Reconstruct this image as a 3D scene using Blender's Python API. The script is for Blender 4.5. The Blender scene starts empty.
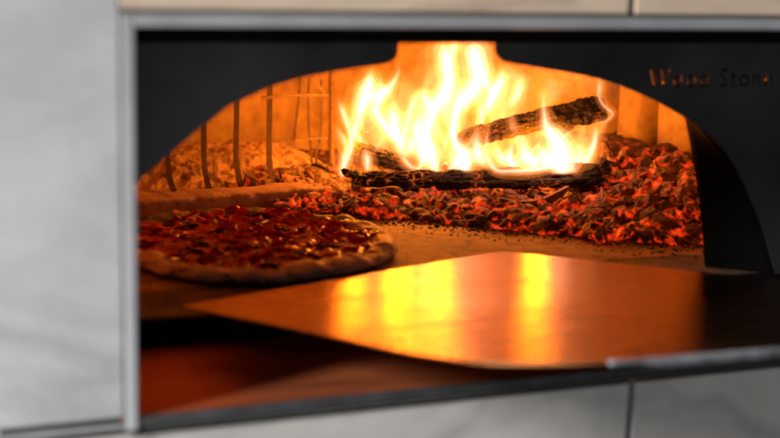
import bpy, bmesh, math, random
from mathutils import Vector, Matrix, noise
rnd = random.Random(7)
C = bpy.context.scene.collection
scene = bpy.context.scene

# ------------------------------------------------------------------ camera
CX, CY, CZ = -0.19932, -1.14277, 0.44598
YAW, PIT, ROL = 0.37107, 0.2164, 0.03291
F = 1300.0
fw = Vector((math.sin(YAW)*math.cos(PIT), math.cos(YAW)*math.cos(PIT), -math.sin(PIT)))
r0 = Vector((math.cos(YAW), -math.sin(YAW), 0)); u0 = r0.cross(fw)
rr = r0*math.cos(ROL) + u0*math.sin(ROL); uu = -r0*math.sin(ROL) + u0*math.cos(ROL)
cam = bpy.data.cameras.new('camera'); co = bpy.data.objects.new('camera', cam); C.objects.link(co)
co.matrix_world = Matrix(((rr.x, uu.x, -fw.x, CX), (rr.y, uu.y, -fw.y, CY), (rr.z, uu.z, -fw.z, CZ), (0, 0, 0, 1)))
cam.sensor_width = 36; cam.lens = F/780*36; cam.clip_start = 0.02; cam.clip_end = 60
cam.dof.use_dof = True; cam.dof.focus_distance = 1.98; cam.dof.aperture_fstop = 2.6
scene.camera = co

# ------------------------------------------------------------------ world, lights, exposure
w = bpy.data.worlds.new('World'); scene.world = w; w.use_nodes = True
w.node_tree.nodes['Background'].inputs[0].default_value = (0.75, 0.80, 0.9, 1)
w.node_tree.nodes['Background'].inputs[1].default_value = 0.035
scene.view_settings.view_transform = 'Standard'; scene.view_settings.look = 'None'
scene.view_settings.exposure = 0; scene.view_settings.gamma = 1
scene.render.engine = 'CYCLES'
scene.cycles.use_denoising = True
scene.cycles.sample_clamp_indirect = 8.0
scene.cycles.sample_clamp_direct = 0
scene.cycles.max_bounces = 8; scene.cycles.volume_bounces = 0; scene.cycles.transparent_max_bounces = 64
scene.cycles.caustics_reflective = False

def lamp(name, kind, loc, power, col, size, target=None, sy=None):
    l = bpy.data.lights.new(name, kind); l.energy = power; l.color = col
    if kind == 'AREA':
        l.shape = 'RECTANGLE'; l.size = size; l.size_y = sy or size
    else: l.shadow_soft_size = size
    o = bpy.data.objects.new(name, l); C.objects.link(o); o.location = loc
    if target is not None:
        o.rotation_euler = (Vector(target)-Vector(loc)).to_track_quat('-Z', 'Y').to_euler()
    return o
# the kitchen's soft cool window light on the wall in front of the oven
lamp('window_light', 'AREA', (-2.7, -.95, 1.75), 230, (1.0, 0.985, 0.965), .5, (0.1, 0, 0.1), 1.0)
# added low fill lamp, out of view, brightening the lower wall and face plate
lamp('low_front_fill', 'AREA', (-.5, -1.9, -.75), 13, (1.0, 0.98, 0.95), 1.6, (.35, 0, -.05), .8)
# the fire's own light
FIRE = (1.0, 0.25, 0.003)
for n, (x, y, z, p, s) in enumerate([(0.58, .84, .17, 3.1, .015), (0.66, .86, .20, 3.1, .015), (0.78, .72, .11, 2.1, .015), (0.49, .80, .13, 1.5, .012)]):
    lamp('fire_light', 'POINT', (x, y, z), p, FIRE, s)

# ------------------------------------------------------------------ helpers
def at(px, py, Y):                      # the point of the plane y = Y seen at a photograph pixel
    d = fw + rr*((px-390)/F) - uu*((py-219)/F)
    t = (Y-CY)/d.y
    return Vector((CX, CY, CZ)) + d*t
def atz(px, py, Z):
    d = fw + rr*((px-390)/F) - uu*((py-219)/F)
    t = (Z-CZ)/d.z
    return Vector((CX, CY, CZ)) + d*t
def link(name, bm, mat, parent=None, smooth=False, recalc=True):
    if recalc: bmesh.ops.recalc_face_normals(bm, faces=bm.faces[:])
    me = bpy.data.meshes.new(name); bm.to_mesh(me); bm.free()
    if smooth:
        for p in me.polygons: p.use_smooth = True
    if mat: me.materials.append(mat)
    o = bpy.data.objects.new(name, me); C.objects.link(o)
    if parent: o.parent = parent; o.matrix_parent_inverse = parent.matrix_world.inverted()
    return o
def tag(o, label=None, cat=None, group=None, kind=None):
    if label: o['label'] = label
    if cat: o['category'] = cat
    if group: o['group'] = group
    if kind: o['kind'] = kind
    return o
def empty(name, loc=(0, 0, 0)):
    o = bpy.data.objects.new(name, None); C.objects.link(o); o.location = loc
    o.matrix_world = Matrix.Translation(loc); return o
def box(bm, a, b, bev=0.0):
    r = bmesh.ops.create_cube(bm, size=1)
    vs = r['verts']
    for v in vs:
        v.co = Vector([a[i] if v.co[i] < 0 else b[i] for i in range(3)])
    if bev:
        es = list({e for v in vs for e in v.link_edges})
        bmesh.ops.bevel(bm, geom=es, offset=bev, segments=2, profile=.7, affect='EDGES')
def fbm(p, s, o=4):
    return noise.fractal(Vector(p)*s, 1.0, 2.0, o)
def loft(bm, rings, close=True, caps=True):
    vr = [[bm.verts.new(p) for p in r] for r in rings]
    n = len(vr[0])
    for a, b in zip(vr, vr[1:]):
        for i in range(n if close else n-1):
            j = (i+1) % n
            bm.faces.new((a[i], a[j], b[j], b[i]))
    if caps: bm.faces.new(vr[0][::-1]); bm.faces.new(vr[-1])
    return vr

def smooth_pts(pp, n=6):
    o = []
    P = [Vector(p) for p in pp]
    for i in range(len(P)-1):
        a = P[max(0, i-1)]; b_ = P[i]; c_ = P[i+1]; d = P[min(len(P)-1, i+2)]
        for k in range(n):
            t = k/n
            o.append(.5*((2*b_)+(c_-a)*t+(2*a-5*b_+4*c_-d)*t*t+(3*b_-a-3*c_+d)*t**3))
    o.append(P[-1]); return o

# ------------------------------------------------------------------ materials
def mat(name):
    m = bpy.data.materials.new(name); m.use_nodes = True
    nt = m.node_tree; return m, nt, nt.nodes['Principled BSDF']
def N(nt, t, **k):
    n = nt.nodes.new(t)
    for a, v in k.items():
        if a in n.inputs: n.inputs[a].default_value = v
        else: setattr(n, a, v)
    return n
def coords(nt, scale=(1, 1, 1), obj=True):
    tc = N(nt, 'ShaderNodeTexCoord'); mp = N(nt, 'ShaderNodeMapping'); mp.inputs['Scale'].default_value = scale
    nt.links.new(tc.outputs['Object'], mp.inputs[0]); return mp.outputs[0]
def nz(nt, co_, scale, detail=6, rough=.6, dist=0):
    n = N(nt, 'ShaderNodeTexNoise'); n.inputs['Scale'].default_value = scale; n.inputs['Detail'].default_value = detail
    n.inputs['Roughness'].default_value = rough; n.inputs['Distortion'].default_value = dist
    nt.links.new(co_, n.inputs['Vector']); return n.outputs['Fac']
def ramp(nt, fac, stops):
    r = N(nt, 'ShaderNodeValToRGB'); e = r.color_ramp.elements
    while len(e) > 1: e.remove(e[-1])
    e[0].position = stops[0][0]; e[0].color = (*stops[0][1], 1)
    for p, c in stops[1:]:
        x = e.new(p); x.color = (*c, 1)
    nt.links.new(fac, r.inputs[0]); return r.outputs[0]
def g(v): return (v, v, v)
def bump(nt, b, h, strength, dist):
    n = N(nt, 'ShaderNodeBump'); n.inputs['Strength'].default_value = strength; n.inputs['Distance'].default_value = dist
    nt.links.new(h, n.inputs['Height']); nt.links.new(n.outputs[0], b.inputs['Normal'])
def mth(nt, op, a, b=None, clamp=False):
    n = N(nt, 'ShaderNodeMath', operation=op); n.use_clamp = clamp
    for i, v in enumerate((a, b)):
        if v is None: continue
        if isinstance(v, (int, float)): n.inputs[i].default_value = v
        else: nt.links.new(v, n.inputs[i])
    return n.outputs[0]

def marble(name, base, vein, warm=None):
    m, nt, b = mat(name); c = coords(nt)
    vc = coords(nt, (1, 1, 2.4)); vc.node.inputs['Rotation'].default_value = (0, math.radians(28), 0); vc.node.inputs['Location'].default_value = (.31, 0, .12); v = nz(nt, vc, 1.25, 7, .55, 1.0)
    r = ramp(nt, v, [(0, base), (.30, base), (.36, tuple(x*.78 for x in base)), (.43, tuple(x*.95 for x in base)), (.495, tuple(x*.45+y*.55 for x, y in zip(base, vein))), (.55, base), (.68, tuple(x*.90 for x in base)), (.8, base)])
    l2 = nz(nt, c, 7, 4, .6, .8)
    r2 = ramp(nt, l2, [(.3, g(.84)), (.6, g(1))])
    mx = N(nt, 'ShaderNodeMix', data_type='RGBA', blend_type='MULTIPLY'); mx.inputs[0].default_value = 1
    nt.links.new(r, mx.inputs[6]); nt.links.new(r2, mx.inputs[7])
    nt.links.new(mx.outputs[2], b.inputs['Base Color'])
    b.inputs['Roughness'].default_value = .38
    bump(nt, b, nz(nt, c, 60, 4), .15, .002)
    return m
M_SLAB = marble('white_marble', (.60, .60, .63), (.30, .30, .33))
M_TOPT = marble('beige_stone', (.74, .58, .44), (.36, .26, .20))
M_BOTT = marble('pale_stone', (.62, .60, .57), (.36, .35, .34))
def plain(name, col, rough, metal=0, ns=30, amt=.3, bs=.2, bd=.001, scale=(1, 1, 1)):
    m, nt, b = mat(name); c = coords(nt, scale)
    n_ = nz(nt, c, ns, 6, .6)
    nt.links.new(ramp(nt, n_, [(.25, tuple(x*(1-amt) for x in col)), (.7, tuple(min(1, x*(1+amt)) for x in col))]), b.inputs['Base Color'])
    nt.links.new(ramp(nt, n_, [(.3, g(max(0, rough-.08))), (.7, g(min(1, rough+.08)))]), b.inputs['Roughness'])
    b.inputs['Metallic'].default_value = metal
    bump(nt, b, n_, bs, bd); return m
M_GROUT = plain('grout', (.10, .095, .09), .9)
M_FRAME = plain('frame_steel', (.50, .51, .54), .4, .45, 14, .12, .05)
M_PLATE = plain('blackened_steel', (.050, .051, .055), .5, .3, 6, .7, .10)
M_SILL = plain('sill_steel', (.07, .07, .075), .5, .5, 24, .4, .2)
M_BLACK = plain('sooty_steel', (.004, .0032, .003), .95, .0, 20, .3); M_BLACK.node_tree.nodes['Principled BSDF'].inputs['Specular IOR Level'].default_value = .12
M_RAWM = plain('mantle_steel', (.60, .18, .07), .6, 1.0, 6, .1, .03, .001, (1, 8, 1))

# peel steel: brushed, smeared with flour and fine scratches
m, nt, b = mat('peel_steel'); M_PEEL = m
c = coords(nt, (1, 1, 1)); cs = coords(nt, (2, 60, 2))
b.inputs['Metallic'].default_value = 1; b.inputs['Anisotropic'].default_value = .8; tv = N(nt, 'ShaderNodeCombineXYZ'); tv.inputs[0].default_value = .36; tv.inputs[1].default_value = .93; nt.links.new(tv.outputs[0], b.inputs['Tangent'])
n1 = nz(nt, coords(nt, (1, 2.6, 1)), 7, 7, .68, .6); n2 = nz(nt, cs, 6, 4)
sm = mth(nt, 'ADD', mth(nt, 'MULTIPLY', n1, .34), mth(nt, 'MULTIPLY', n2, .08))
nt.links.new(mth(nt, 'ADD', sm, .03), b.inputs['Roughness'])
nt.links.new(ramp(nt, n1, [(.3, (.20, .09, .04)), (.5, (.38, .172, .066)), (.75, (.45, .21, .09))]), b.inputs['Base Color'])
bump(nt, b, mth(nt, 'ADD', mth(nt, 'ADD', mth(nt, 'MULTIPLY', n2, .15), nz(nt, c, 5, 2)), mth(nt, 'MULTIPLY', nz(nt, coords(nt, (1.5, 90, 1)), 9, 8, .8), .12)), .25, .004)

def firebrick(name, c1, c2, rough=.9, cracks=False, s=28):
    m, nt, b = mat(name); c = coords(nt)
    n_ = nz(nt, c, s, 8, .7); n2 = nz(nt, c, 5, 5, .6)
    col = ramp(nt, n_, [(.3, c2), (.5, c1), (.8, tuple(min(1, x*1.12) for x in c1))])
    dk = ramp(nt, n2, [(.33, g(.5)), (.6, g(1))])
    mx = N(nt, 'ShaderNodeMix', data_type='RGBA', blend_type='MULTIPLY'); mx.inputs[0].default_value = 1
    nt.links.new(col, mx.inputs[6]); nt.links.new(dk, mx.inputs[7]); out = mx.outputs[2]
    h = mth(nt, 'ADD', n_, mth(nt, 'MULTIPLY', nz(nt, c, s*5, 4), .5))
    if cracks:
        vo = N(nt, 'ShaderNodeTexVoronoi', feature='DISTANCE_TO_EDGE'); vo.inputs['Scale'].default_value = 6.5
        wc = N(nt, 'ShaderNodeVectorMath', operation='ADD')
        nn = N(nt, 'ShaderNodeTexNoise'); nn.inputs['Scale'].default_value = 14; nt.links.new(c, nn.inputs['Vector'])
        sc_ = N(nt, 'ShaderNodeVectorMath', operation='SCALE'); sc_.inputs['Scale'].default_value = .09
        nt.links.new(nn.outputs['Color'], sc_.inputs[0]); nt.links.new(c, wc.inputs[0]); nt.links.new(sc_.outputs[0], wc.inputs[1])
        nt.links.new(wc.outputs[0], vo.inputs['Vector'])
        ck = ramp(nt, vo.outputs['Distance'], [(0, g(.45)), (.012, g(1))])
        m2 = N(nt, 'ShaderNodeMix', data_type='RGBA', blend_type='MULTIPLY'); m2.inputs[0].default_value = .8
        nt.links.new(out, m2.inputs[6]); nt.links.new(ck, m2.inputs[7]); out = m2.outputs[2]
        h = mth(nt, 'ADD', h, ck)
    nt.links.new(out, b.inputs['Base Color']); b.inputs['Roughness'].default_value = rough
    bump(nt, b, h, .6, .003); return m
M_WALL = firebrick('oven_wall_refractory', (.58, .41, .15), (.34, .21, .07))
M_FLOOR = firebrick('hearth_stone', (.40, .25, .10), (.14, .08, .03), .8, True, 40)
M_FLOOR2 = firebrick('dimmed_hearth_stone', (.16, .09, .045), (.05, .03, .015), .85, False, 40)  # front slab stone: the fire's falloff is put into this darker colour
M_CURB = firebrick('curb_stone', (.38, .22, .18), (.13, .07, .065), .95, False, 70)
M_ASH = firebrick('ash_bank', (.58, .38, .22), (.018, .018, .04), 1, False, 42)
M_RAIL = plain('heat_paled_iron', (.22, .14, .065), .8, .2, 80, .4, .6, .002)
M_BAR = plain('scorched_iron', (.10, .065, .045), .7, .3, 80, .5, .6, .002)

def hot(name, ash, char, glow, thr=(.5, .68), strength=2.2, s=70, attr=True):
    m, nt, b = mat(name); c = coords(nt)
    n_ = nz(nt, c, s, 3, .5); n3 = nz(nt, c, s*2.7, 5, .6)
    sep = None
    if attr:
        at_ = N(nt, 'ShaderNodeAttribute', attribute_name='heat'); heat = at_.outputs['Fac']
        at2 = N(nt, 'ShaderNodeAttribute', attribute_name='ashy'); ashy = at2.outputs['Fac']
    else:
        heat = None
    base = ramp(nt, n3, [(.35, char), (.5, tuple((a+d)/2 for a, d in zip(char, ash))), (.66, ash)])
    if attr:
        mx = N(nt, 'ShaderNodeMix', data_type='RGBA'); nt.links.new(ashy, mx.inputs[0])
        mx.inputs[6].default_value = (*char, 1); nt.links.new(base, mx.inputs[7]); base = mx.outputs[2]
    nt.links.new(base, b.inputs['Base Color']); b.inputs['Roughness'].default_value = .85
    v = mth(nt, 'ADD', n_, heat) if attr else n_
    e = ramp(nt, v, [(thr[0], (0, 0, 0)), ((thr[0]*2+thr[1])/3, (.42, .018, .002)), (thr[1], glow), (1.0, (glow[0], glow[1]*2.2, glow[2]*2))])
    nt.links.new(e, b.inputs['Emission Color']); nt.links.new(mth(nt, 'MULTIPLY', ramp(nt, n3, [(.32, g(.12)), (.5, g(.6)), (.68, g(1.0))]), strength*1.35), b.inputs['Emission Strength'])
    bump(nt, b, mth(nt, 'ADD', n_, n3), .6, .002); return m
M_EMBER = hot('ember', (.36, .21, .14), (.045, .026, .02), (1, .22, .03), (.52, 1.0), 2.3, 55)
M_BED = hot('ember_bed', (.10, .06, .04), (.02, .015, .012), (1, .13, .01), (.52, .75), .8, 45, False)
M_CHUNK = hot('charcoal_chunk', (.26, .19, .15), (.03, .024, .02), (1, .10, .006), (.60, .8), .9, 40, False)

m, nt, b = mat('charred_wood'); M_LOG = m
c = coords(nt, (1, 1, 1)); vo = N(nt, 'ShaderNodeTexVoronoi', feature='DISTANCE_TO_EDGE'); vo.inputs['Scale'].default_value = 125
tc = N(nt, 'ShaderNodeTexCoord'); mp = N(nt, 'ShaderNodeMapping'); mp.inputs['Scale'].default_value = (.42, 1, 1); mp.inputs['Rotation'].default_value = (0, 0, .25)
nt.links.new(tc.outputs['Object'], mp.inputs[0]); nt.links.new(mp.outputs[0], vo.inputs['Vector'])
n1 = nz(nt, c, 14, 4); n2 = nz(nt, c, 120, 5)
nt.links.new(ramp(nt, n2, [(.35, (.008, .006, .006)), (.55, (.014, .010, .009)), (.78, (.045, .026, .016))]), b.inputs['Base Color'])
b.inputs['Roughness'].default_value = .75
ck = ramp(nt, mth(nt, 'SUBTRACT', vo.outputs['Distance'], mth(nt, 'MULTIPLY', mth(nt, 'SUBTRACT', n2, .5), .3)), [(0, g(1)), (.05, g(.10)), (.25, g(0))])
gl = ramp(nt, n1, [(.56, g(0)), (.68, g(1))])
e = N(nt, 'ShaderNodeMix', data_type='RGBA', blend_type='MULTIPLY'); e.inputs[0].default_value = 1
nt.links.new(ck, e.inputs[6]); nt.links.new(gl, e.inputs[7])
e2 = N(nt, 'ShaderNodeMix', data_type='RGBA', blend_type='MULTIPLY'); e2.inputs[0].default_value = 1; e2.inputs[7].default_value = (1, .16, .02, 1)
nt.links.new(e.outputs[2], e2.inputs[6]); nt.links.new(e2.outputs[2], b.inputs['Emission Color']); b.inputs['Emission Strength'].default_value = 1.2
bump(nt, b, mth(nt, 'ADD', ramp(nt, vo.outputs['Distance'], [(0, g(0)), (.16, g(1))]), mth(nt, 'MULTIPLY', n2, .6)), .9, .003)
M_BARK = firebrick('peeled_wood', (.30, .15, .07), (.07, .03, .015), .7, False, 60)

def flame_mat(name, col, strength):
    m = bpy.data.materials.new(name); m.use_nodes = True; nt = m.node_tree
    nt.nodes.remove(nt.nodes['Principled BSDF'])
    e = N(nt, 'ShaderNodeEmission'); e.inputs[0].default_value = (*col, 1); e.inputs[1].default_value = strength
    nt.links.new(e.outputs[0], nt.nodes['Material Output'].inputs['Volume']); return m
M_SH = [flame_mat('flame_outer', (1, .24, .03), 17), flame_mat('flame_mid', (1, .32, .14), 38), flame_mat('flame_inner', (1, .48, .27), 60), flame_mat('flame_core', (1, .66, .50), 120)]
M_HZ = [flame_mat('veil_outer', (1, .23, .03), 7), flame_mat('veil_mid', (1, .28, .09), 12), flame_mat('veil_inner', (1, .33, .15), 15)]

# ------------------------------------------------------------------ the wall in front of the oven
wall = empty('tiled_wall', (0, 0.02, -.3))
tag(wall, 'pale marble and beige stone tiled wall surrounding the oven opening', 'wall')
bm = bmesh.new()
OPX1 = .95
for a, b_ in [((-.9, .006, -.6), (-.008, .035, 1.0)), ((-.008, .006, .368), (1.5, .035, 1.0)), ((-.008, .006, -.6), (1.5, .035, -.008)), ((OPX1+.008, .006, -.008), (1.5, .035, .368))]:
    box(bm, a, b_)
link('grout_bed', bm, M_GROUT, wall)
J = .0042
for a, b_, mm in [((-.75, -.014+J, ), (-.0125, .84), M_SLAB), ((-.0125+.001, .3745), (.498-J, .84), M_TOPT), ((.498+J, .3745), (1.1, .84), M_TOPT),
                  ((-.75, -.5), (-.11, -.014-J), M_BOTT), ((-.11+.004, -.5), (.532-J, -.014-J), M_BOTT), ((.532+J, -.5), (1.1, -.014-J), M_BOTT),
                  ((OPX1+.0125, -.014+J), (1.4, .3745-.003), M_SLAB)]:
    bm = bmesh.new(); box(bm, (a[0], 0, a[1]), (b_[0], .022, b_[1]), .0015)
    link('tile', bm, mm, wall)

# ------------------------------------------------------------------ the oven
oven = empty('pizza_oven', (.4, .7, -.05))
tag(oven, 'wood-fired pizza oven with dark steel arched doorway and lit hearth', 'oven')
# steel frame round the opening: outer thin strip and an inner angle
def ring(bm, x0, z0, x1, z1, t, y0, y1, bev, bot=True):
    for a, b_ in [((x0-t, y0, z0-t), (x0, y1, z1+t)), ((x1, y0, z0-t), (x1+t, y1, z1+t)), ((x0, y0, z1), (x1, y1, z1+t)), ((x0, y0, z0-t), (x1, y1, z0))][:4 if bot else 3]:
        box(bm, a, b_, bev)
bm = bmesh.new(); ring(bm, 0, 0, OPX1, .36, .0105, -.007, .055, .0018, False)
link('opening_frame', bm, M_FRAME, oven)
bm = bmesh.new(); box(bm, (.0002, -.0050, -.0085), (OPX1-.0002, -.0002, .0012), .001)
link('sill_strip', bm, M_SILL, oven)
bm = bmesh.new(); ring(bm, -.0107, -.0107, OPX1+.0107, .3707, .002, -.004, .02, .0006)
link('frame_edge_strip', bm, M_GROUT, oven)
# recess shell behind the wall
bm = bmesh.new()
box(bm, (-.135, .036, -.03), (-.125, .70, .40)); box(bm, (1.05, .036, -.03), (1.06, .3, .40)); box(bm, (-.125, .057, .372), (1.05, .30, .382))
link('recess_liner', bm, M_BLACK, oven)
bm = bmesh.new(); box(bm, (-.125, .11, .3355), (1.05, .135, .3715), .003)
link('hood_lip', bm, M_BLACK, oven)
bm = bmesh.new(); box(bm, (-.124, .0, -.006), (1.049, .199, .002), .0008)
link('mantle_shelf', bm, M_RAWM, oven)

# arched face plate with cut-out letters (2D curve -> mesh)
arch = [(-.060, .030), (-.045, .07), (-.015, .125), (.037, .182), (.068, .208), (.099, .234), (.137, .262), (.180, .281), (.212, .290), (.248, .2965), (.280, .301), (.305, .304), (.318, .307), (.3245, .313), (.326, .320), (.326, .3695),
        (.446, .3695), (.446, .320), (.4485, .313), (.457, .307), (.472, .304), (.49, .3015), (.54, .294), (.583, .286), (.614, .277), (.645, .266), (.672, .2545), (.700, .241), (.724, .228), (.746, .213), (.767, .195), (.786, .173), (.803, .148), (.820, .121), (.835, .095), (.848, .065), (.857, .045), (.863, .030)]
cu = bpy.data.curves.new('face_plate', 'CURVE'); cu.dimensions = '2D'; cu.fill_mode = 'BOTH'; cu.extrude = .002
sp = cu.splines.new('POLY')
out = [(-.124, .0302)] + arch + [(1.049, .0302), (1.049, .3695), (.4465, .3697), (.3255, .3697), (-.124, .3695)]
out = [(-.124, .030)] + arch[:16]
poly = [(-.124, .030)] + arch[:15] + [(.326, .3714), (-.124, .3714)]
poly2 = arch[17:] + [(1.049, .030), (1.049, .3714), (.446, .3714)]
poly2[0] = (.446, .320)
def addpoly(pl):
    s = cu.splines.new('POLY'); s.points.add(len(pl)-1)
    for p, q in zip(s.points, pl): p.co = (q[0], q[1], 0, 1)
    s.use_cyclic_u = True
cu.splines.clear(); addpoly(poly); addpoly(poly2)
tx = bpy.data.curves.new('letters', 'FONT'); tx.body = 'Wood Stone'; tx.size = .0335; tx.space_character = 1.22; tx.offset = .0015
to = bpy.data.objects.new('letters', tx); C.objects.link(to)
bpy.context.view_layer.objects.active = to; to.select_set(True)
bpy.ops.object.convert(target='CURVE')
lc = to.data
xs = [p.co.x for s in lc.splines for p in s.bezier_points]
wtx = max(xs)-min(xs); sx = .178/wtx
for s in lc.splines:
    n = cu.splines.new('BEZIER'); n.bezier_points.add(len(s.bezier_points)-1)
    for p, q in zip(n.bezier_points, s.bezier_points):
        tr = lambda v: Vector((.650+(v.x-min(xs))*sx, .2745+v.y, 0))
        p.handle_left_type = p.handle_right_type = 'FREE'
        p.co = tr(q.co); p.handle_left = tr(q.handle_left); p.handle_right = tr(q.handle_right)
    n.use_cyclic_u = True; n.resolution_u = 4
bpy.data.objects.remove(to)
pl = bpy.data.objects.new('face_plate', cu); C.objects.link(pl)
bpy.context.view_layer.objects.active = pl; bpy.ops.object.select_all(action='DESELECT'); pl.select_set(True)
bpy.ops.object.convert(target='MESH')
pl = bpy.context.view_layer.objects.active; pl.name = 'face_plate'
pl.data.transform(Matrix.Translation((0, .202, 0)) @ Matrix.Rotation(math.radians(90), 4, 'X'))
pl.data.materials.clear(); pl.data.materials.append(M_PLATE); pl.parent = oven; pl.matrix_parent_inverse = oven.matrix_world.inverted(); bpy.context.view_layer.update()

# doorway cheek and inner front wall of the chamber
IN = [(.795, .03), (.786, .08), (.775, .13), (.760, .185), (.745, .235)]
outr = [(.863, .03), (.853, .055), (.84, .085), (.812, .135), (.767, .195), (.735, .221)]
def resamp(pl_, n):
    L = [0]
    for a, b_ in zip(pl_, pl_[1:]): L.append(L[-1]+math.dist(a, b_))
    o = []
    for k in range(n):
        s = L[-1]*k/(n-1); i = max(j for j in range(len(L)-1) if L[j] <= s+1e-9)
        t = (s-L[i])/(L[i+1]-L[i]); o.append((pl_[i][0]+(pl_[i+1][0]-pl_[i][0])*t, pl_[i][1]+(pl_[i+1][1]-pl_[i][1])*t))
    return o
bm = bmesh.new()
A = resamp(outr, 24); B = resamp(IN, 24)
A = [(v.x, v.y) for v in smooth_pts([Vector((a, b_, 0)) for a, b_ in outr], 10)]; B = resamp(IN, len(A)); A = resamp(A, len(B))
loft(bm, [[Vector((a[0]+(b_[0]-a[0])*q, .2046+(.2588-.2046)*q, a[1]+(b_[1]-a[1])*q)) for q in [k/6 for k in range(7)]] for a, b_ in zip(A, B)], False, False)
o = link('doorway_cheek', bm, M_BLACK, oven, True); so = o.modifiers.new('thickness', 'SOLIDIFY'); so.thickness = .004; so.offset = 0
# inner front wall with a hole wider than the plate's arch at the top
inner = [(-.10, .03), (-.09, .10), (-.06, .17), (-.01, .225), (.06, .27), (.15, .305), (.26, .325), (.39, .33), (.52, .325), (.60, .315), (.66, .300), (.700, .284), (.716, .270), (.735, .25), (.747, .235), (.762, .185), (.777, .13), (.788, .08), (.797, .03)]
bm = bmesh.new()
def yy(x): return .259
fr = [bm.verts.new((x, yy(x), z)) for x, z in inner]; top = [bm.verts.new((x if 0 < i < len(inner)-1 else (-.125 if i == 0 else 1.05), yy(x), .37 if 0 < i < len(inner)-1 else z)) for i, (x, z) in enumerate(inner)]
for i in range(len(inner)-1): bm.faces.new((fr[i], fr[i+1], top[i+1], top[i]))
r_ = bmesh.ops.extrude_face_region(bm, geom=bm.faces[:])
for v in [v for v in r_['geom'] if isinstance(v, bmesh.types.BMVert)]: v.co.y += .005
box(bm, (.797, .259, .03), (1.05, .294, .24)) if False else None
link('inner_front_wall', bm, M_BLACK, oven)

# hearth
bm = bmesh.new()
box(bm, (-.124, .3190, -.03), (1.6, 1.6, .030), .0015)
hf = link('hearth_floor', bm, M_FLOOR, oven)

bm = bmesh.new(); box(bm, (-.124, .2005, -.03), (1.049, .212, .0303), .001)
link('hearth_edge', bm, M_BLACK, oven)
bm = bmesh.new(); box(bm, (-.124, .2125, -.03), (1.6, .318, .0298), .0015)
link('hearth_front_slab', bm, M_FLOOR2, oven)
# chamber wall, cast in upright panels with grooves
CC = Vector((.47, .66)); RAD = .56
def ang(px, py):
    d = fw + rr*((px-390)/F) - uu*((py-219)/F); o = Vector((CX, CY))-CC; dd = Vector((d.x, d.y))
    a = dd.dot(dd); b_ = 2*o.dot(dd); c_ = o.dot(o)-RAD*RAD
    t = (-b_+math.sqrt(b_*b_-4*a*c_))/(2*a); p = o+dd*t
    return math.atan2(p.y, p.x)
gro = [(ang(327, 110), .010, .006), (ang(607, 120), .022, .045), (ang(646, 130), .022, .045), (ang(700, 130), .022, .045), (ang(160, 120), .012, .01), (ang(500, 100), .010, .004), (ang(415, 80), .010, .004)]
bm = bmesh.new(); rings = []
NA = 1300
for j in range(40):
    z = .02 + j*.0135; rg = []
    for i in range(NA):
        a = 2*math.pi*i/NA - math.pi/2
        rad = RAD
        if z > .26: rad = RAD*math.sqrt(max(0.0, 1-((z-.26)/.30)**2))
        rad = max(rad, .02)
        gsum = 0
        for ga, wd, dp in gro:
            da = abs((a-ga+math.pi) % (2*math.pi)-math.pi)
            gsum = max(gsum, dp*math.exp(-abs(da)/wd))
        rad += gsum
        x = CC.x+rad*math.cos(a); y = CC.y+rad*math.sin(a)
        rad += .004*fbm((x, y, z), 9)+.0018*fbm((x, y, z), 60)
        rg.append((Vector((CC.x+rad*math.cos(a), max(.296, CC.y+rad*math.sin(a)), z))))
    rings.append(rg)
loft(bm, rings, True, False)
bm.faces.new(bm.verts[-NA:]) if False else None
# leave open where the doorway is
bm.verts.ensure_lookup_table()
dele = [f for f in bm.faces if all(v.co.y <= .2965 for v in f.verts)]
bmesh.ops.delete(bm, geom=dele, context='FACES')
link('chamber_wall', bm, M_WALL, oven, True)

# raised joint rib on the back wall and flue collar
bm = bmesh.new(); p = at(331, 120, 1.08)
# ------------------------------------------------------------------ curb + iron grate + ash bank (left)
EXPO = .32
def rough_bar(name, p0, p1, wx, wz, mat_, nseg=60, amp=.004, parent=None, seed=0, sides=10, taper=0):
    p0 = Vector(p0); p1 = Vector(p1); d = (p1-p0); t = d.normalized(); s = t.cross(Vector((0, 0, 1))).normalized(); up = s.cross(t)
    rings = []
    for i in range(nseg+1):
        k = i/nseg; c_ = p0+d*k; rg = []
        e = 1-taper*max(0, abs(k-.5)*2-.8)*5*.4
        for j in range(sides):
            a = 2*math.pi*j/sides+.3
            q = abs(math.cos(a))**EXPO*math.copysign(1, math.cos(a)), abs(math.sin(a))**EXPO*math.copysign(1, math.sin(a))
            P = c_ + s*q[0]*wx*e + up*q[1]*wz*e
            nn = fbm((P.x+seed, P.y, P.z), 18)*amp+fbm((P.x+seed, P.y, P.z), 70)*amp*.4
            P += (P-c_).normalized()*nn; rg.append(P)
        rings.append(rg)
    bm = bmesh.new(); loft(bm, rings)
    return link(name, bm, mat_, parent, True)
q0 = atz(60, 228, .03); q1 = atz(336, 203, .03)
cb = rough_bar('hearth_curb', q0+Vector((0, .034, .013)), q1+Vector((0, .034, .012)), .030, .0145, M_CURB, 200, .0032, seed=3, sides=16, taper=1)
tag(cb, 'long low ash-dusted stone curb lying behind the pizza', 'curb')

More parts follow.
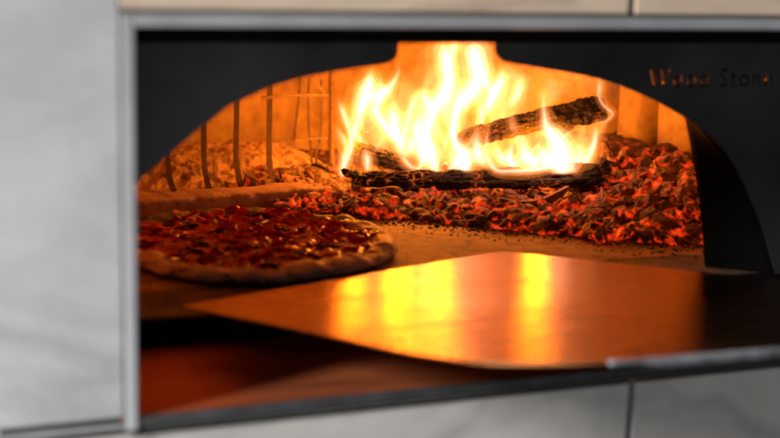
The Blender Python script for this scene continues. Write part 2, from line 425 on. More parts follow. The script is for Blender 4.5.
grate = empty('iron_grate', atz(240, 190, .03))
tag(grate, 'scorched iron log guard of upright bars standing behind the curb', 'grate')
def strip(pts, w_, t_, name, parent, m_=M_BAR):      # flat bar through points; width across the view
    rings = []
    P = [Vector(p) for p in pts]
    for i, p in enumerate(P):
        a = P[max(0, i-1)]; b_ = P[min(len(P)-1, i+1)]; t = (b_-a).normalized()
        s = t.cross(Vector((.2, 1, .05))).normalized(); n_ = s.cross(t).normalized()
        ww = w_*(1+.10*fbm((p.x*3, p.y, p.z), 50))
        rings.append([p+s*ww+n_*t_, p-s*ww+n_*t_, p-s*ww-n_*t_, p+s*ww-n_*t_])
    bm = bmesh.new(); loft(bm, rings); return link(name, bm, m_, parent, False)
for (xt, yt, xm, ym, xb, yb) in [(164, 95, 168, 165, 174, 191), (203, 70, 204, 158, 209, 188), (237, 60, 236, 155, 241, 186), (270, 60, 269, 150, 273, 184)]:
    strip(smooth_pts([at(xt, yt, .97), at((xt+xm)/2, (yt+ym)/2, .965), at(xm, ym, .95), at((xm+xb)/2-1, (ym+yb)/2, .915), at(xb, yb, .865)]), .0046, .002, 'bar', grate)
for pts in [[(300, 76), (299, 96), (296, 120), (294, 140)], [(309, 78), (308, 100), (309, 130), (311, 152), (313, 178)], [(321, 80), (321, 110), (320, 137), (316, 155), (319, 172), (324, 182)]]:
    strip(smooth_pts([at(x, y, .97-(.0 if i < 3 else .02)) for i, (x, y) in enumerate(pts)]), .0018, .0012, 'bar', grate)
strip(smooth_pts([at(262, 98, .962), at(276, 96.5, .962), at(300, 95, .962), at(328, 95, .962)]), .0024, .002, 'rail', grate, M_RAIL)
strip(smooth_pts([at(268, 142, .955), at(300, 139.5, .955), at(328, 137.5, .955)]), .0024, .002, 'rail', grate, M_RAIL)
strip(smooth_pts([at(311, 72, .962), at(318, 84, .962), at(324, 94, .962)]), .002, .0015, 'brace', grate, M_RAIL)
rough_bar('post', at(332, 60, 1.10), at(332, 178, 1.02), .005, .008, M_RAIL, 50, .001, grate, sides=10)

# bank of ash and clinker behind the grate
bm = bmesh.new(); nx, ny = 190, 70; vs = []
for i in range(nx+1):
    row = []
    for j in range(ny+1):
        x = -.05 + .62*i/nx; y = .905 + .25*j/ny + (x-.2)*(-.02)
        prof = min(1, (y-.905)/.10); hh = .030 + .035*max(0, prof)**.8
        hh += .010*fbm((x, y, 0), 14, 3) + .005*fbm((x, y, 3), 50, 3)+.0016*fbm((x, y, 9), 140, 3)
        e = min(1, max(0, (.56-x)/.10)); hh = .02+(hh-.02)*e
        row.append(bm.verts.new((x, y, hh)))
    vs.append(row)
for i in range(nx):
    for j in range(ny): bm.faces.new((vs[i][j], vs[i+1][j], vs[i+1][j+1], vs[i][j+1]))
ab = link('ash_bank', bm, M_ASH, None, False)
tag(ab, 'bank of crusted grey ash behind the iron grate', 'ash', kind='stuff')

# ------------------------------------------------------------------ ember bed
front = [(.30, .78), (.40, .69), (.52, .60), (.67, .495), (.73, .435), (.83, .385), (1.0, .33)]
def fy(x):
    for a, b_ in zip(front, front[1:]):
        if x <= b_[0]: return a[1]+(b_[1]-a[1])*(x-a[0])/(b_[0]-a[0])
    return front[-1][1]
def sst(a, b_, x):
    t = min(1, max(0, (x-a)/(b_-a))); return t*t*(3-2*t)
def heap(x, y):
    d = (y-fy(x))*.8
    H = .013 + .034*sst(.78, .88, x) + .034*sst(.86, .97, x)
    H *= 1-.5*(1-sst(.36, .48, x))
    h = H*(1-math.exp(-max(0, d)/.09)) if d > 0 else d*.3
    return .030 + h + .007*fbm((x, y, 0), 16)*sst(-.01, .05, d)
bm = bmesh.new(); vs = []
for i in range(150):
    row = []
    for j in range(110):
        x = .31+.72*i/149; y = fy(x)-.01+.62*j/109
        z = heap(x, y)-.004+.004*fbm((x, y, 7), 60)
        row.append(bm.verts.new((x, y, max(.02, z))))
    vs.append(row)
for i in range(149):
    for j in range(109): bm.faces.new((vs[i][j], vs[i+1][j], vs[i+1][j+1], vs[i][j+1]))
tag(link('ember_bed', bm, M_BED, None, True), 'glowing bed of embers and ash under the burning logs', 'embers', kind='stuff')

def chip_geo(r_, size, flat=.4, longr=1.0):
    bm = bmesh.new(); bmesh.ops.create_icosphere(bm, subdivisions=2 if size > .009 else 1, radius=1)
    # cut with random planes -> angular lump, then bend
    for k in range(6):
        n_ = Vector((r_.gauss(0, 1), r_.gauss(0, 1), r_.gauss(0, 1))).normalized(); dlim = r_.uniform(.45, .8)
        for v in bm.verts:
            d = v.co.dot(n_)
            if d > dlim: v.co -= n_*(d-dlim)
    cur = r_.uniform(-.35, .4)
    off = Vector((r_.random()*50, r_.random()*50, 0))
    for v in bm.verts:
        q = v.co.copy(); q *= 1+.22*noise.noise(q*2.2+off)
        q.z = q.z*flat + cur*q.x*q.x*.6; q.x *= longr
        v.co = q*size
    return bm
M_CRUMB = plain('ash_grit', (.09, .055, .035), .95, 0, 90, .6)
def scatter(name, count, posf, sizef, mat_, seed, label, cat, glow, flat=(.25, .7)):
    r_ = random.Random(seed)
    protos = []
    for k in range(26):
        b0 = chip_geo(r_, 1.0, r_.uniform(*flat), r_.uniform(.9, 1.6)); b0.verts.index_update()
        protos.append(([v.co.copy() for v in b0.verts], [[v.index for v in f.verts] for f in b0.faces])); b0.free()
    V, Fc, H, A_ = [], [], [], []
    for k in range(count):
        P = posf(r_); s = sizef(r_, P); pv, pf = r_.choice(protos)
        R_ = Matrix.Rotation(r_.uniform(0, 6.28), 3, 'Z') @ Matrix.Rotation(r_.gauss(0, .7), 3, 'X') @ Matrix.Rotation(r_.gauss(0, .7), 3, 'Y')
        n0 = len(V); h = glow(r_, P); a_ = r_.random()**.7
        for v in pv: V.append(R_ @ (v*s) + P); H.append(h); A_.append(a_)
        for f in pf: Fc.append([i+n0 for i in f])
    me = bpy.data.meshes.new(name); me.from_pydata(V, [], Fc)
    at_ = me.attributes.new('heat', 'FLOAT', 'POINT'); at_.data.foreach_set('value', H)
    at_ = me.attributes.new('ashy', 'FLOAT', 'POINT'); at_.data.foreach_set('value', A_)
    me.materials.append(mat_)
    o = bpy.data.objects.new(name, me); C.objects.link(o)
    tag(o, label, cat, kind='stuff'); return o
def pos_bed(r_):
    while True:
        x = r_.uniform(.34, .98); d = r_.random()**1.4*.34
        y = fy(x)+d
        if x < .42 and r_.random() < .4: continue
        return Vector((x, y, heap(x, y)+r_.uniform(-.003, .004)))
def bed_heat(r_, P):
    h = .30 + .42*fbm((P.x, P.y*1.4, P.z), 13, 3) + r_.uniform(-.12, .16)
    if P.x < .78: h += .07
    if P.x > .84: h -= .10 + (.22 if P.z > .065 else 0)
    return h
scatter('ember_chips', 3000, pos_bed, lambda r_, P: min(.021, max(.003, r_.lognormvariate(math.log(.0074 if P.x < .82 else .0090), .58))), M_EMBER, 11,
        'countless small glowing ember chips heaped under and before the logs', 'embers', bed_heat, (.28, .8))
def pos_crumb(r_):
    x = r_.uniform(.33, .90); d = abs(r_.gauss(0, .03)) if r_.random() < .85 else r_.uniform(0, .11)
    y = fy(x)-d+.006
    return Vector((x, y, .0305))
scatter('ash_crumbs', 2600, pos_crumb, lambda r_, P: min(.004, r_.lognormvariate(-7.0, .6)), M_CRUMB, 12,
        'fine dark ash crumbs scattered on the hearth before the embers', 'ash', lambda r_, P: -.5, (.4, .8))
def pos_left(r_):
    a = atz(r_.uniform(275, 372), r_.uniform(180, 212), .035); return Vector((a.x, a.y, .034+r_.uniform(0, .012)))
scatter('ash_clinker', 420, pos_left, lambda r_, P: r_.uniform(.003, .010), M_EMBER, 14,
        'loose ash flakes and small embers between the curb end and the logs', 'embers', lambda r_, P: r_.choice([-.3, -.1, .1, .2]), (.25, .6))

# individual coals
def coal(px, py, Y, size, label, heat, ashy, name='coal', cat='coal', group=None, seed=0, rot=(0, 0, 0), flat=.5, longr=1.3, m_=None, sub=3, ns=1):
    r_ = random.Random(seed)
    bm = bmesh.new(); bmesh.ops.create_icosphere(bm, subdivisions=sub, radius=1)
    for k in range(7):
        n_ = Vector((r_.gauss(0, 1), r_.gauss(0, 1), r_.gauss(0, 1))).normalized(); dlim = r_.uniform(.5, .85)
        for v in bm.verts:
            d = v.co.dot(n_)
            if d > dlim: v.co -= n_*(d-dlim)
    R_ = Matrix.Rotation(rot[2], 3, 'Z') @ Matrix.Rotation(rot[1], 3, 'Y') @ Matrix.Rotation(rot[0], 3, 'X')
    off = Vector((seed*3.1, seed*1.7, 0))
    for v in bm.verts:
        q = v.co.copy(); q *= 1+ns*(.20*noise.noise(q*1.8+off)+.10*fbm(q+off, 4)); q.z *= flat; q.x *= longr
        v.co = R_ @ (q*size)
    lay = bm.verts.layers.float.new('heat'); l2 = bm.verts.layers.float.new('ashy')
    for v in bm.verts: v[lay] = heat; v[l2] = ashy
    P = at(px, py, Y); o = link(name, bm, m_ or M_EMBER, None, False); o.location = P
    tag(o, label, cat, group); return o

# front row of countable red coals
G = 'glowing coals at the front of the ember bed'
r_ = random.Random(5)
ORD = 'first second third fourth fifth sixth seventh eighth ninth tenth eleventh twelfth thirteenth fourteenth fifteenth sixteenth seventeenth eighteenth'.split()
xs_ = [388, 402, 415, 431, 446, 462, 477, 490, 506, 521, 537, 548, 563, 578, 590, 604, 616, 628]
for k, px in enumerate(xs_):
    b_ = 206+(px-388)*.125; py = b_+r_.uniform(-6, 5)
    p = atz(px, py+5, .03); 
    coal(px, py, p.y, r_.uniform(.008, .013), ORD[k]+' glowing coal from the left in the front row of the ember bed', r_.uniform(.12, .36), r_.uniform(.2, .9), group=G, seed=k+20, rot=(r_.uniform(-1, 1), r_.uniform(-1, 1), r_.uniform(0, 6)), flat=r_.uniform(.4, .8), longr=r_.uniform(1, 1.6), sub=3)
for args in [
    (651, 222, .47, .030, 'big cracked charcoal chunk lying at the right front of the embers', 0, .8, (.2, -.25, .1), .55, 1.8, M_CHUNK),
    (676, 176, .60, .030, 'dark crumbly clinker lump topping the heap at right', -.1, .6, (.3, .2, .5), .8, 1.2, M_CHUNK),
    (640, 178, .62, .026, 'dark clinker lump between the log end and the right heap top', -.1, .6, (.1, -.3, 1.5), .8, 1.2, M_CHUNK),
    (688, 200, .52, .024, 'dark lump beside the red glow at the doorway cheek', .0, .5, (.5, .4, .5), .7, 1.2, M_CHUNK),
    (577, 206, .60, .020, 'orange slab of coal standing upright below the long log', .28, .3, (1.1, .2, .2), .5, 1.2, None),
    (617, 165, .66, .021, 'pale orange flat chip leaning right of the log end', .16, 1, (.6, .5, .7), .35, 1.5, None),
    (604, 148, .74, .020, 'reddish chip standing behind the log end against the wall', .1, .4, (1.2, .2, 1.5), .4, 1.5, None),
    (622, 196, .58, .019, 'bright red hollow coal right of the long log', .34, .3, (.9, .1, .4), .7, 1.2, None),
    (613, 208, .54, .018, 'flat red-rimmed slab of coal below the log end', .22, .6, (.1, .15, .2), .3, 2.0, None),
    (690, 212, .46, .013, 'small bright orange-red coal near the doorway cheek', .40, .1, (.4, .6, .2), .6, 1.4, None),
    (388, 206, .70, .014, 'upright curled orange coal at the left end of the bed', .30, .6, (1.1, .2, .6), .5, 1.3, None),
    (345, 206, .72, .013, 'small bluish-grey ash lump behind the pizza crust', -.4, 1, (.1, .1, .6), .6, 1.7, None),
    (352, 190, .76, .018, 'orange strip of charred bark left of the log pile', .1, 1, (.2, .25, -.7), .3, 2.0, None)]:
    px, py, Y, s, lab, ht, ash, rot, fl, lr, mm = args
    coal(px, py, Y, s, lab, ht, ash, rot=rot, flat=fl, longr=lr, m_=mm, sub=4, seed=int(px))

# ------------------------------------------------------------------ logs
def log(name, p0, p1, r0_, r1_, label, m_=None, seed=0, sides=28, nseg=90, squash=.75, bend=0.0, twist=.5):
    P0 = Vector(p0); P1 = Vector(p1); d = P1-P0; t = d.normalized(); s = t.cross(Vector((0, 0, 1))).normalized(); up = s.cross(t)
    r_ = random.Random(seed); cuts = [(r_.uniform(0, 6.28), r_.uniform(.55, .85)) for _ in range(5)]
    rings = []
    for i in range(nseg+1):
        k = i/nseg; c_ = d*k + up*bend*math.sin(k*math.pi); rad = r0_+(r1_-r0_)*k
        rad *= 1+.14*noise.noise(Vector((k*5, seed, 0)))
        endk = min(k, 1-k)*nseg
        if endk < 1.5: rad *= .80+.13*endk
        rg = []
        for j in range(sides):
            a = 2*math.pi*j/sides; rho = 1
            for ca, cd in cuts:
                cc = math.cos(a-ca-twist*(k-.5))
                if cc > .05: rho = min(rho, cd/cc)
            P = c_+(s*math.cos(a)+up*math.sin(a)*squash)*rad*rho
            ridge = .10*math.sin(a*9+seed+2*noise.noise(Vector((k*6, a, seed))))
            P += (P-c_).normalized()*rad*(ridge*.6+.16*noise.noise(Vector((k*16, math.cos(a)*2, math.sin(a)*2+seed)))+.10*noise.noise(Vector((k*50, math.cos(a)*6, math.sin(a)*6))))
            if i in (0, nseg): P += t*(.006*noise.noise(Vector((math.cos(a)*2, math.sin(a)*2, seed+i))))
            rg.append(P)
        rings.append(rg)
    bm = bmesh.new(); loft(bm, rings)
    o = link(name, bm, m_ or M_LOG, None, False); o.location = P0
    tag(o, label, 'log', 'burning logs of the fire'); return o
lg = log('fire_log', at(352, 180, .765), at(600, 176, .62), .017, .024, 'long charred log lying lowest across the ember bed', seed=2, squash=.82, bend=-.003)
log('fire_log', at(458, 142, .80), at(605, 109, .72), .018, .026, 'upper charred log propped up at a slant to the right', seed=5, squash=.85, bend=.004)
log('fire_log', at(357, 150, .80), at(426, 170, .86), .019, .016, 'short charred log end sticking out at the left of the fire', seed=8, squash=.8)
log('fire_log', at(508, 166, .84), at(572, 122, .765), .011, .013, 'dark log piece standing under the upper slanted log', seed=11, squash=.8)
log('fire_log', at(345, 172, .74), at(372, 178, .76), .010, .008, 'small charred stub at the far left foot of the fire', seed=14, squash=.8)
log('fire_log', at(604, 168, .66), at(592, 186, .62), .020, .018, 'short dark log butt at the right end of the long log', seed=17, squash=.9)
# curled bark slab under the long log
rings = []
for i in range(40):
    k = i/39; px = 498+70*k; py = 199+9*math.sin(k*math.pi)-6*k**2*2; P = at(px, py, .60)
    wz = .0075*math.sin(math.pi*min(1, max(.04, k*.96+.03)))**.5
    rings.append([P+Vector((0, -.004, wz+.001*noise.noise(P*90))), P+Vector((0, .004, wz)), P+Vector((0, .004, -wz)), P+Vector((0, -.006, -wz+.001*noise.noise(P*70)))])
bm = bmesh.new(); loft(bm, rings); o = link('bark_slab', bm, M_BARK, None)
tag(o, 'curved slab of peeled orange-brown bark below the long log', 'bark')

# ------------------------------------------------------------------ flames
fire = empty('fire', at(470, 178, .78))
tag(fire, 'tall yellow-white flames licking around the stacked logs', 'fire')
SHELLS = [(1.75, .0036), (1.15, .0006), (.74, 0), (.38, 0)]
def flame(pts, Y, haze=False, seed=0, wob=1.0, shells=None, soft=1.0):
    """pts: (px, py, width px) from tip to base; each becomes one tongue, hotter layers nested inside cooler ones"""
    pts = [(pts[0][0], pts[0][1]-4, min(pts[0][2], 2.0) if pts[0][1] > 60 else pts[0][2])]+list(pts[1:])
    sm_ = smooth_pts([Vector(p) for p in pts], 8)
    ppm = (at(401, 100, Y)-at(400, 100, Y)).length
    bm = bmesh.new(); nP = len(sm_)
    for pas, (sc_, ad) in enumerate(shells or SHELLS):
        rings = []
        i0 = pas*2; i1 = nP-1-pas
        for i, q in enumerate(sm_):
            if i < i0 or i > i1: continue
            k = i/(nP-1); wd = max(1.2, q.z)*.5*ppm*sc_+ad
            yo = Y + .018*math.sin(k*4+seed)*wob
            c_ = at(q.x+(pas*.5*math.sin(k*7+seed)), q.y, yo)
            a = at(*sm_[max(0, i-1)].xy, yo); b_ = at(*sm_[min(nP-1, i+1)].xy, yo)
            t = ((b_-a).normalized()+Vector((0, 0, -8 if haze else -.5))).normalized(); view = (c_-Vector((CX, CY, CZ))).normalized(); s = t.cross(view).normalized(); v = s.cross(t).normalized()
            cn = (7 if haze else 3)+pas
            cap = max(.14, math.sin(min(1, min(i-i0, i1-i)/cn)*math.pi/2))**.8
            rg = []
            for j in range(14):
                an = 2*math.pi*j/14
                w1 = wd*cap*(1+(.5 if haze else .20)*noise.noise(Vector((k*6+seed, an*.5, seed*2.3+pas*.4)))+.10*noise.noise(Vector((k*17+seed, an, pas))))
                rg.append(c_+s*math.cos(an)*w1+v*math.sin(an)*min(w1, .016)*(1 if haze else .85))
            rings.append(rg)
        f0 = len(bm.faces); loft(bm, rings)
        bm.faces.ensure_lookup_table()
        for f in bm.faces[f0:]: f.material_index = pas
    o = link('flame_veil' if haze else 'flame', bm, None, fire, True)
    for m_ in (M_HZ if haze else M_SH): o.data.materials.append(m_)
FL = [
 ([(394, 96, 3), (392, 112, 14), (396, 128, 18), (402, 146, 16), (408, 160, 8)], .84),
 ([(500, 66, 5), (502, 78, 15), (496, 92, 18), (488, 106, 14), (480, 120, 8)], .88),
 ([(524, 74, 4), (520, 86, 10), (514, 98, 10), (508, 110, 5)], .89),
 ([(420, 110, 4), (416, 124, 14), (418, 140, 18), (424, 156, 16), (430, 168, 6)], .82),
 ([(478, 126, 3), (476, 142, 12), (480, 156, 18), (486, 166, 10)], .80),
 ([(530, 140, 3), (526, 150, 14), (530, 160, 22), (540, 168, 12)], .75),
 ([(338, 100, 2), (343, 108, 7), (347, 122, 8), (350, 136, 6), (350, 148, 7), (346, 158, 11), (343, 168, 9), (342, 178, 2)], .78),
 ([(373, 69, 3), (370, 78, 12), (366, 90, 20), (362, 104, 18), (359, 118, 11), (355, 132, 8), (351, 146, 6), (348, 156, 3)], .80),
 ([(400, 62, 2), (397, 74, 5), (392, 85, 10), (384, 94, 16), (374, 98, 12), (366, 102, 4)], .82),
 ([(366, 92, 6), (376, 108, 13), (384, 124, 14), (392, 136, 12), (396, 144, 3)], .80),
 ([(379, 72, 3), (380, 88, 10), (378, 104, 10), (374, 118, 4)], .83),
 ([(363, 150, 3), (366, 157, 10), (369, 166, 8), (369, 176, 2)], .77),
 ([(420, 86, 3), (416, 97, 8), (411, 112, 9), (407, 126, 8), (402, 140, 8), (397, 148, 3)], .80),
 ([(414, 134, 3), (412, 141, 9), (409, 149, 9), (405, 155, 3)], .77),
 ([(432, 104, 4), (428, 118, 9), (424, 133, 10), (425, 147, 9), (425, 158, 8), (418, 168, 6), (410, 175, 2)], .79),
 ([(440, 40, 12), (444, 52, 18), (445, 66, 20), (448, 80, 22), (444, 94, 22), (436, 108, 20), (430, 122, 15), (430, 138, 13), (434, 152, 14), (436, 164, 8), (436, 170, 3)], .84),
 ([(456, 40, 12), (455, 46, 12), (452, 56, 8), (449, 66, 10), (449, 76, 6)], .86),
 ([(474, 36, 20), (476, 50, 26), (478, 64, 27), (478, 78, 26), (472, 90, 28), (462, 100, 26), (455, 112, 16), (454, 128, 12), (456, 140, 10), (460, 152, 6)], .86),
 ([(492, 98, 3), (489, 90, 9), (485, 78, 12), (482, 64, 10)], .85),
 ([(418, 92, 3), (424, 96, 14), (430, 104, 16), (430, 116, 8)], .86),
 ([(451, 113, 2), (452, 124, 6), (454, 136, 9), (459, 148, 18), (463, 158, 24), (462, 166, 20), (456, 171, 5)], .76),
 ([(444, 176, 2), (450, 168, 10), (457, 160, 12), (466, 154, 10), (474, 150, 3)], .75),
 ([(427, 136, 2), (428, 146, 8), (431, 158, 12), (436, 166, 12), (445, 169, 4)], .75),
 ([(489, 126, 2), (486, 138, 4), (486, 150, 5), (489, 160, 7), (498, 167, 8), (512, 168, 8), (528, 167, 9), (545, 165, 8), (556, 163, 3)], .73),
 ([(496, 138, 2), (497, 148, 5), (501, 158, 9), (506, 165, 6)], .76),
 ([(513, 138, 2), (511, 148, 5), (508, 156, 11), (514, 163, 15), (524, 166, 6)], .74),
 ([(543, 134, 3), (537, 145, 5), (529, 153, 5), (520, 160, 5), (514, 165, 2)], .75),
 ([(541, 90, 2), (543, 102, 5), (545, 114, 8), (548, 126, 14), (556, 138, 26), (560, 150, 36), (560, 160, 40), (560, 168, 28), (560, 171, 6)], .71),
 ([(536, 142, 3), (542, 152, 14), (548, 162, 20), (556, 168, 8)], .72),
 ([(597, 122, 2), (595, 134, 7), (592, 146, 11), (588, 157, 12), (587, 166, 8), (586, 173, 2)], .69),
 ([(578, 146, 4), (580, 156, 16), (576, 164, 14), (566, 168, 4)], .70),
 ([(598, 76, 6), (600, 86, 6), (600, 96, 4.5), (605, 106, 4.5), (612, 113, 4), (608, 119, 3.5), (601, 122, 3), (594, 123, 2)], .70),
 ([(478, 96, 3), (481, 110, 8), (479, 124, 8), (474, 138, 7), (470, 150, 3)], .82),
 ([(395, 152, 2), (402, 158, 5), (410, 163, 6), (420, 166, 5), (428, 168, 2)], .76),
]
for k, (pts, Y) in enumerate(FL):
    if pts[-1][1] >= 163:
        ly = .765-.145*(pts[-1][0]-352)/248
        Y = min(Y, ly+.004)
    flame([(a, b_+(3 if b_ > 160 else 0), c_) for a, b_, c_ in pts], Y, seed=k*1.7)
# loose wisps
r_ = random.Random(21)
for k in range(64):
    bx = r_.choice([352, 366, 380, 405, 420, 432, 446, 455, 466, 478, 492, 505, 520, 535, 552, 570, 585]) + r_.uniform(-6, 6)
    by = r_.uniform(120, 168); L = r_.uniform(22, 58)*(1.0 if bx < 500 else .7); lean = r_.uniform(-.35, .45); w0 = r_.uniform(2.5, 9)
    ty = max(by-L, 74 if bx < 480 else 96)
    if bx > 485: by = r_.uniform(150, 168); ty = max(ty, 112)
    if by-ty < 32: ty = by-34
    L = by-ty; ph = r_.uniform(0, 6); am = r_.uniform(2, 6)
    pts = [(bx+lean*L*(1-q)+am*math.sin(ph+q*5), ty+L*q, max(1, w0*math.sin(math.pi*min(1, q*.9+.08))**.7)) for q in [0, .2, .4, .6, .8, 1]]
    flame(pts, r_.uniform(.74, .86), seed=k+200, shells=SHELLS[:r_.choice([1, 2, 2, 3])])
for k, (pts, Y) in enumerate([
 ([(505, 62, 30), (512, 76, 46), (516, 92, 44), (510, 110, 36), (500, 126, 20)], .90),
 ([(545, 74, 20), (552, 86, 30), (548, 100, 26), (540, 116, 12)], .90),
 ([(448, 36, 60), (452, 60, 76), (450, 90, 84), (446, 120, 70), (448, 150, 50), (450, 168, 20)], .92),
 ([(372, 76, 20), (372, 96, 40), (374, 120, 40), (380, 146, 30), (384, 160, 10)], .88),
 ([(420, 96, 12), (414, 120, 34), (412, 146, 34), (414, 164, 14)], .86),
 ([(520, 130, 20), (518, 146, 50), (520, 160, 60), (530, 168, 30)], .80),
 ([(470, 140, 20), (480, 152, 60), (490, 162, 90), (490, 170, 60)], .82),
 ([(430, 140, 14), (428, 154, 40), (430, 164, 56), (432, 172, 30)], .80),
 ([(556, 120, 10), (558, 140, 44), (560, 158, 66), (562, 168, 40)], .74),
 ([(404, 70, 10), (406, 90, 26), (404, 112, 34), (402, 134, 20)], .90),
 ([(486, 60, 20), (492, 84, 40), (494, 108, 40), (490, 128, 20)], .92),
 ([(582, 128, 8), (580, 146, 26), (576, 164, 26)], .76)]):
    flame(pts, Y, haze=True, seed=k+50, shells=[(1.3, .002), (.95, 0), (.6, 0)])

# ------------------------------------------------------------------ pizza
PC = Vector((.240, .478, .0305)); PR = .187
pizza = empty('pizza', PC)
tag(pizza, 'baked pizza with red toppings and lumpy charred crust on the hearth', 'pizza')
m, nt, b = mat('pizza_crust'); M_CRUST = m; c = coords(nt)
n1 = nz(nt, c, 30, 7, .65); n2 = nz(nt, c, 90, 5)
nt.links.new(ramp(nt, n1, [(.34, (.035, .02, .014)), (.42, (.16, .08, .05)), (.50, (.50, .34, .25)), (.75, (.68, .54, .44))]), b.inputs['Base Color'])
sx_ = N(nt, 'ShaderNodeSeparateXYZ'); nt.links.new(c, sx_.inputs[0]); bk = ramp(nt, mth(nt, 'ADD', mth(nt, 'MULTIPLY', mth(nt, 'SUBTRACT', sx_.outputs['Z'], .0305), 60), mth(nt, 'MULTIPLY', n2, .4)), [(.38, g(.04)), (.75, g(1))]); bk2 = ramp(nt, mth(nt, 'ADD', mth(nt, 'MULTIPLY', mth(nt, 'SUBTRACT', sx_.outputs['Y'], .47), 5), mth(nt, 'MULTIPLY', n1, .5)), [(.3, g(1)), (.75, g(.22))]); m9 = N(nt, 'ShaderNodeMix', data_type='RGBA', blend_type='MULTIPLY'); m9.inputs[0].default_value = 1; nt.links.new(bk, m9.inputs[6]); nt.links.new(bk2, m9.inputs[7]); bk = m9.outputs[2]; mx = N(nt, 'ShaderNodeMix', data_type='RGBA', blend_type='MULTIPLY'); mx.inputs[0].default_value = 1; pv_ = b.inputs['Base Color'].links[0].from_socket; nt.links.new(pv_, mx.inputs[6]); nt.links.new(bk, mx.inputs[7]); nt.links.new(mx.outputs[2], b.inputs['Base Color'])  # contact shade painted into the crust's foot; back rim burnt by the fire
b.inputs['Roughness'].default_value = .7; bump(nt, b, n2, .4, .002)
m, nt, b = mat('tomato_sauce'); M_SAUCE = m; c = coords(nt)
n1 = nz(nt, c, 34, 6, .65, .6); n2 = nz(nt, c, 110, 5)
nt.links.new(ramp(nt, n1, [(.32, (.03, .004, .002)), (.45, (.40, .012, .005)), (.58, (.52, .018, .006)), (.74, (.50, .04, .012)), (.86, (.55, .14, .04))]), b.inputs['Base Color'])
b.inputs['Roughness'].default_value = .28; bump(nt, b, mth(nt, 'ADD', n1, n2), .8, .004)
def meat(name, c1, c2, rgh=.3):
    m, nt, b = mat(name); c = coords(nt); n1 = nz(nt, c, 60, 6)
    nt.links.new(ramp(nt, n1, [(.35, c2), (.6, c1)]), b.inputs['Base Color']); b.inputs['Roughness'].default_value = rgh
    bump(nt, b, nz(nt, c, 160, 4), .7, .002); return m
M_PEP = meat('cured_sausage', (.60, .010, .006), (.22, .003, .003), .3); M_BURN = meat('burnt_herb', (.06, .012, .006), (.014, .006, .004), .5); M_CHE = meat('melted_cheese', (.62, .11, .025), (.45, .02, .008), .35)
bm = bmesh.new(); rings = []
for i in range(220):
    a = 2*math.pi*i/220; ca, sa = math.cos(a), math.sin(a)
    lump = 1+.35*noise.noise(Vector((ca*3.2, sa*3.2, 1)))+.18*noise.noise(Vector((ca*9, sa*9, 4)))
    R1 = PR*(1+.03*noise.noise(Vector((ca*1.7, sa*1.7, 9)))); lump += .25*max(0, noise.noise(Vector((ca*1.3, sa*1.3, 22)))); rt = .0180*lump; ht = .0100*lump
    rg = []
    for j in range(20):
        t = 2*math.pi*j/20; rad = R1-rt+rt*math.cos(t); z = ht*.95+ht*math.sin(t)
        if math.sin(t) < 0: z = ht*.95+ht*.9*math.sin(t)
        p = Vector((ca*rad, sa*rad, max(0, z)))
        p += Vector((ca*math.cos(t), sa*math.cos(t), math.sin(t)))*(.0036*fbm(p, 42)+.0014*fbm(p, 120))
        p.z = max(.0003, p.z); rg.append(PC+p)
    rings.append(rg)
rings.append(rings[0]); loft(bm, rings, True, False); bmesh.ops.remove_doubles(bm, verts=bm.verts[:], dist=1e-6)
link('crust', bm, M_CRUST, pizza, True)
bm = bmesh.new(); rings = []
for k in range(110):
    rad = (PR-.013)*(1-k/110)+.0005; rg = []
    for i in range(300):
        a = 2*math.pi*i/300; x, y = math.cos(a)*rad, math.sin(a)*rad
        z = .0128+.0050*fbm((x, y, 0), 34)+.0030*fbm((x, y, 5), 95)
        rg.append(PC+Vector((x, y, z)))
    rings.append(rg)
loft(bm, rings, True, True)
link('sauce', bm, M_SAUCE, pizza, True)
r_ = random.Random(3)
def topping(kind, x, y):
    bm = bmesh.new()
    if kind == 'sausage_slice':
        rad = r_.uniform(.006, .0125); n = 24; rings = []; ph = r_.uniform(0, 6); cup = r_.uniform(.001, .006); st = r_.uniform(.55, 1)
        for (f, zz) in [(.02, 0), (.35, .03), (.7, .3), (.92, .85), (1.0, 1), (1.0, 1.25), (.9, 1.15), (.66, .6), (.33, .35), (.02, .3)]:
            rings.append([Vector((math.cos(2*math.pi*i/n)*rad*f*(1+.1*math.sin(3*2*math.pi*i/n+ph)), math.sin(2*math.pi*i/n)*rad*f*st, cup*zz*(1+.6*math.sin(2*2*math.pi*i/n+ph))+.0012*(zz > .28 and f < .9))) for i in range(n)])
        loft(bm, rings, True, True); mt = M_PEP
    elif kind == 'burnt_bit':
        b0 = chip_geo(r_, r_.uniform(.005, .010), r_.uniform(.3, .7), r_.uniform(1, 2)); bm.free(); bm = b0; mt = M_BURN
    else:
        b0 = chip_geo(r_, r_.uniform(.003, .0055), r_.uniform(.4, .7), r_.uniform(1, 2)); bm.free(); bm = b0; mt = M_CHE
    R_ = Matrix.Rotation(-.36+r_.gauss(0, .45), 4, 'Z') @ Matrix.Rotation(r_.gauss(0, .17), 4, 'X') @ Matrix.Diagonal((1.55, .85, 1, 1))
    bmesh.ops.transform(bm, matrix=Matrix.Translation(PC+Vector((x, y, .0150+r_.uniform(0, .004)))) @ R_, verts=bm.verts[:])
    for v in bm.verts: v.co += Vector((noise.noise(v.co*140), noise.noise(v.co*140+Vector((9, 0, 0))), noise.noise(v.co*120+Vector((0, 7, 0)))))*.0034
    link(kind, bm, mt, pizza, True)
cnt = 0; pts_ = []
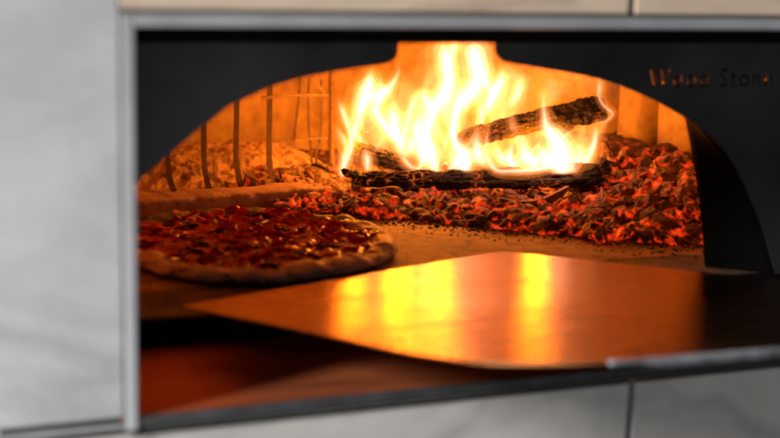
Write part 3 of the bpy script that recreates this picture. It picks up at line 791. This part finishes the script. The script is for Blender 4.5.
while cnt < 150:
    x, y = r_.uniform(-PR, PR), r_.uniform(-PR, PR)
    if x*x+y*y > (PR-.025)**2: continue
    kind = 'sausage_slice' if cnt < 96 else ('burnt_bit' if cnt < 122 else 'cheese_bit')
    if kind == 'sausage_slice' and any((x-a)**2+(y-b_)**2 < .017**2 for a, b_ in pts_):
        if r_.random() < .97: continue
    pts_.append((x, y)); topping(kind, x, y); cnt += 1

# ------------------------------------------------------------------ peel
peel = empty('pizza_peel', (.5, .1, .034))
tag(peel, 'wide flat brushed metal pizza peel lying across the oven sill', 'peel')
outl = [(.087, .223), (.32, .299), (.50, .357), (.535, .3665), (.548, .368), (.565, .362), (.69, .262), (.83, .149), (.95, .05), (.97, .02), (.955, -.05), (.90, -.095), (.80, -.090), (.653, -.084), (.56, -.081), (.469, -.075), (.41, -.066), (.346, -.048), (.30, -.022), (.273, .004), (.247, .034), (.221, .068), (.16, .14), (.10, .208)]
KT = .075; Z0, TH = .0325, .0022          # the peel is held a little raised at its near side
def tilt(x, y):                              # sight line through (x, y, .035) met with the peel's plane
    P = Vector((x, y, .035)); E_ = Vector((CX, CY, CZ)); d = P-E_
    t = (Z0+KT*(.37-E_.y)-E_.z)/(d.z+KT*d.y)
    return E_+d*t
bm = bmesh.new()
ring_ = smooth_pts([Vector((x, y, 0)) for x, y in outl]+[Vector((outl[0][0], outl[0][1], 0))], 4)[:-1]
ring_ = [tilt(v.x, v.y) for v in ring_]
def sag(x, y): return .0012*math.sin(x*9)*math.sin(y*11)
lo = [v.copy() for v in ring_]; hi = [v+Vector((0, 0, TH)) for v in ring_]
loft(bm, [lo, hi], True, True)
bmesh.ops.bevel(bm, geom=[e for e in bm.edges if len(e.link_faces) == 2 and max(len(f.verts) for f in e.link_faces) > 8], offset=.0006, segments=2, affect='EDGES')
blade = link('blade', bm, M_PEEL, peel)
# hemmed stiffened rim on the front edge
M_RIM = plain('worn_rim_steel', (.30, .31, .34), .45, .6, 60, .5, .5)
rp = [(.455, -.0735), (.469, -.0755), (.56, -.0815), (.653, -.0845), (.80, -.0905), (.90, -.0955)]
rg = []
for v in smooth_pts([tilt(x, y)-Vector((0, 0, .001)) for x, y in rp], 10):
    h = .0050*min(1, max(.1, (v.x-.42)/.03))
    rg.append([v+Vector((0, -.0030, -h)), v+Vector((0, .0015, -h)), v+Vector((0, .0015, .0042)), v+Vector((0, -.0022, .0042)), v+Vector((0, -.0036, .0028))])
bm = bmesh.new(); loft(bm, rg); link('rolled_rim', bm, M_RIM, blade, True)
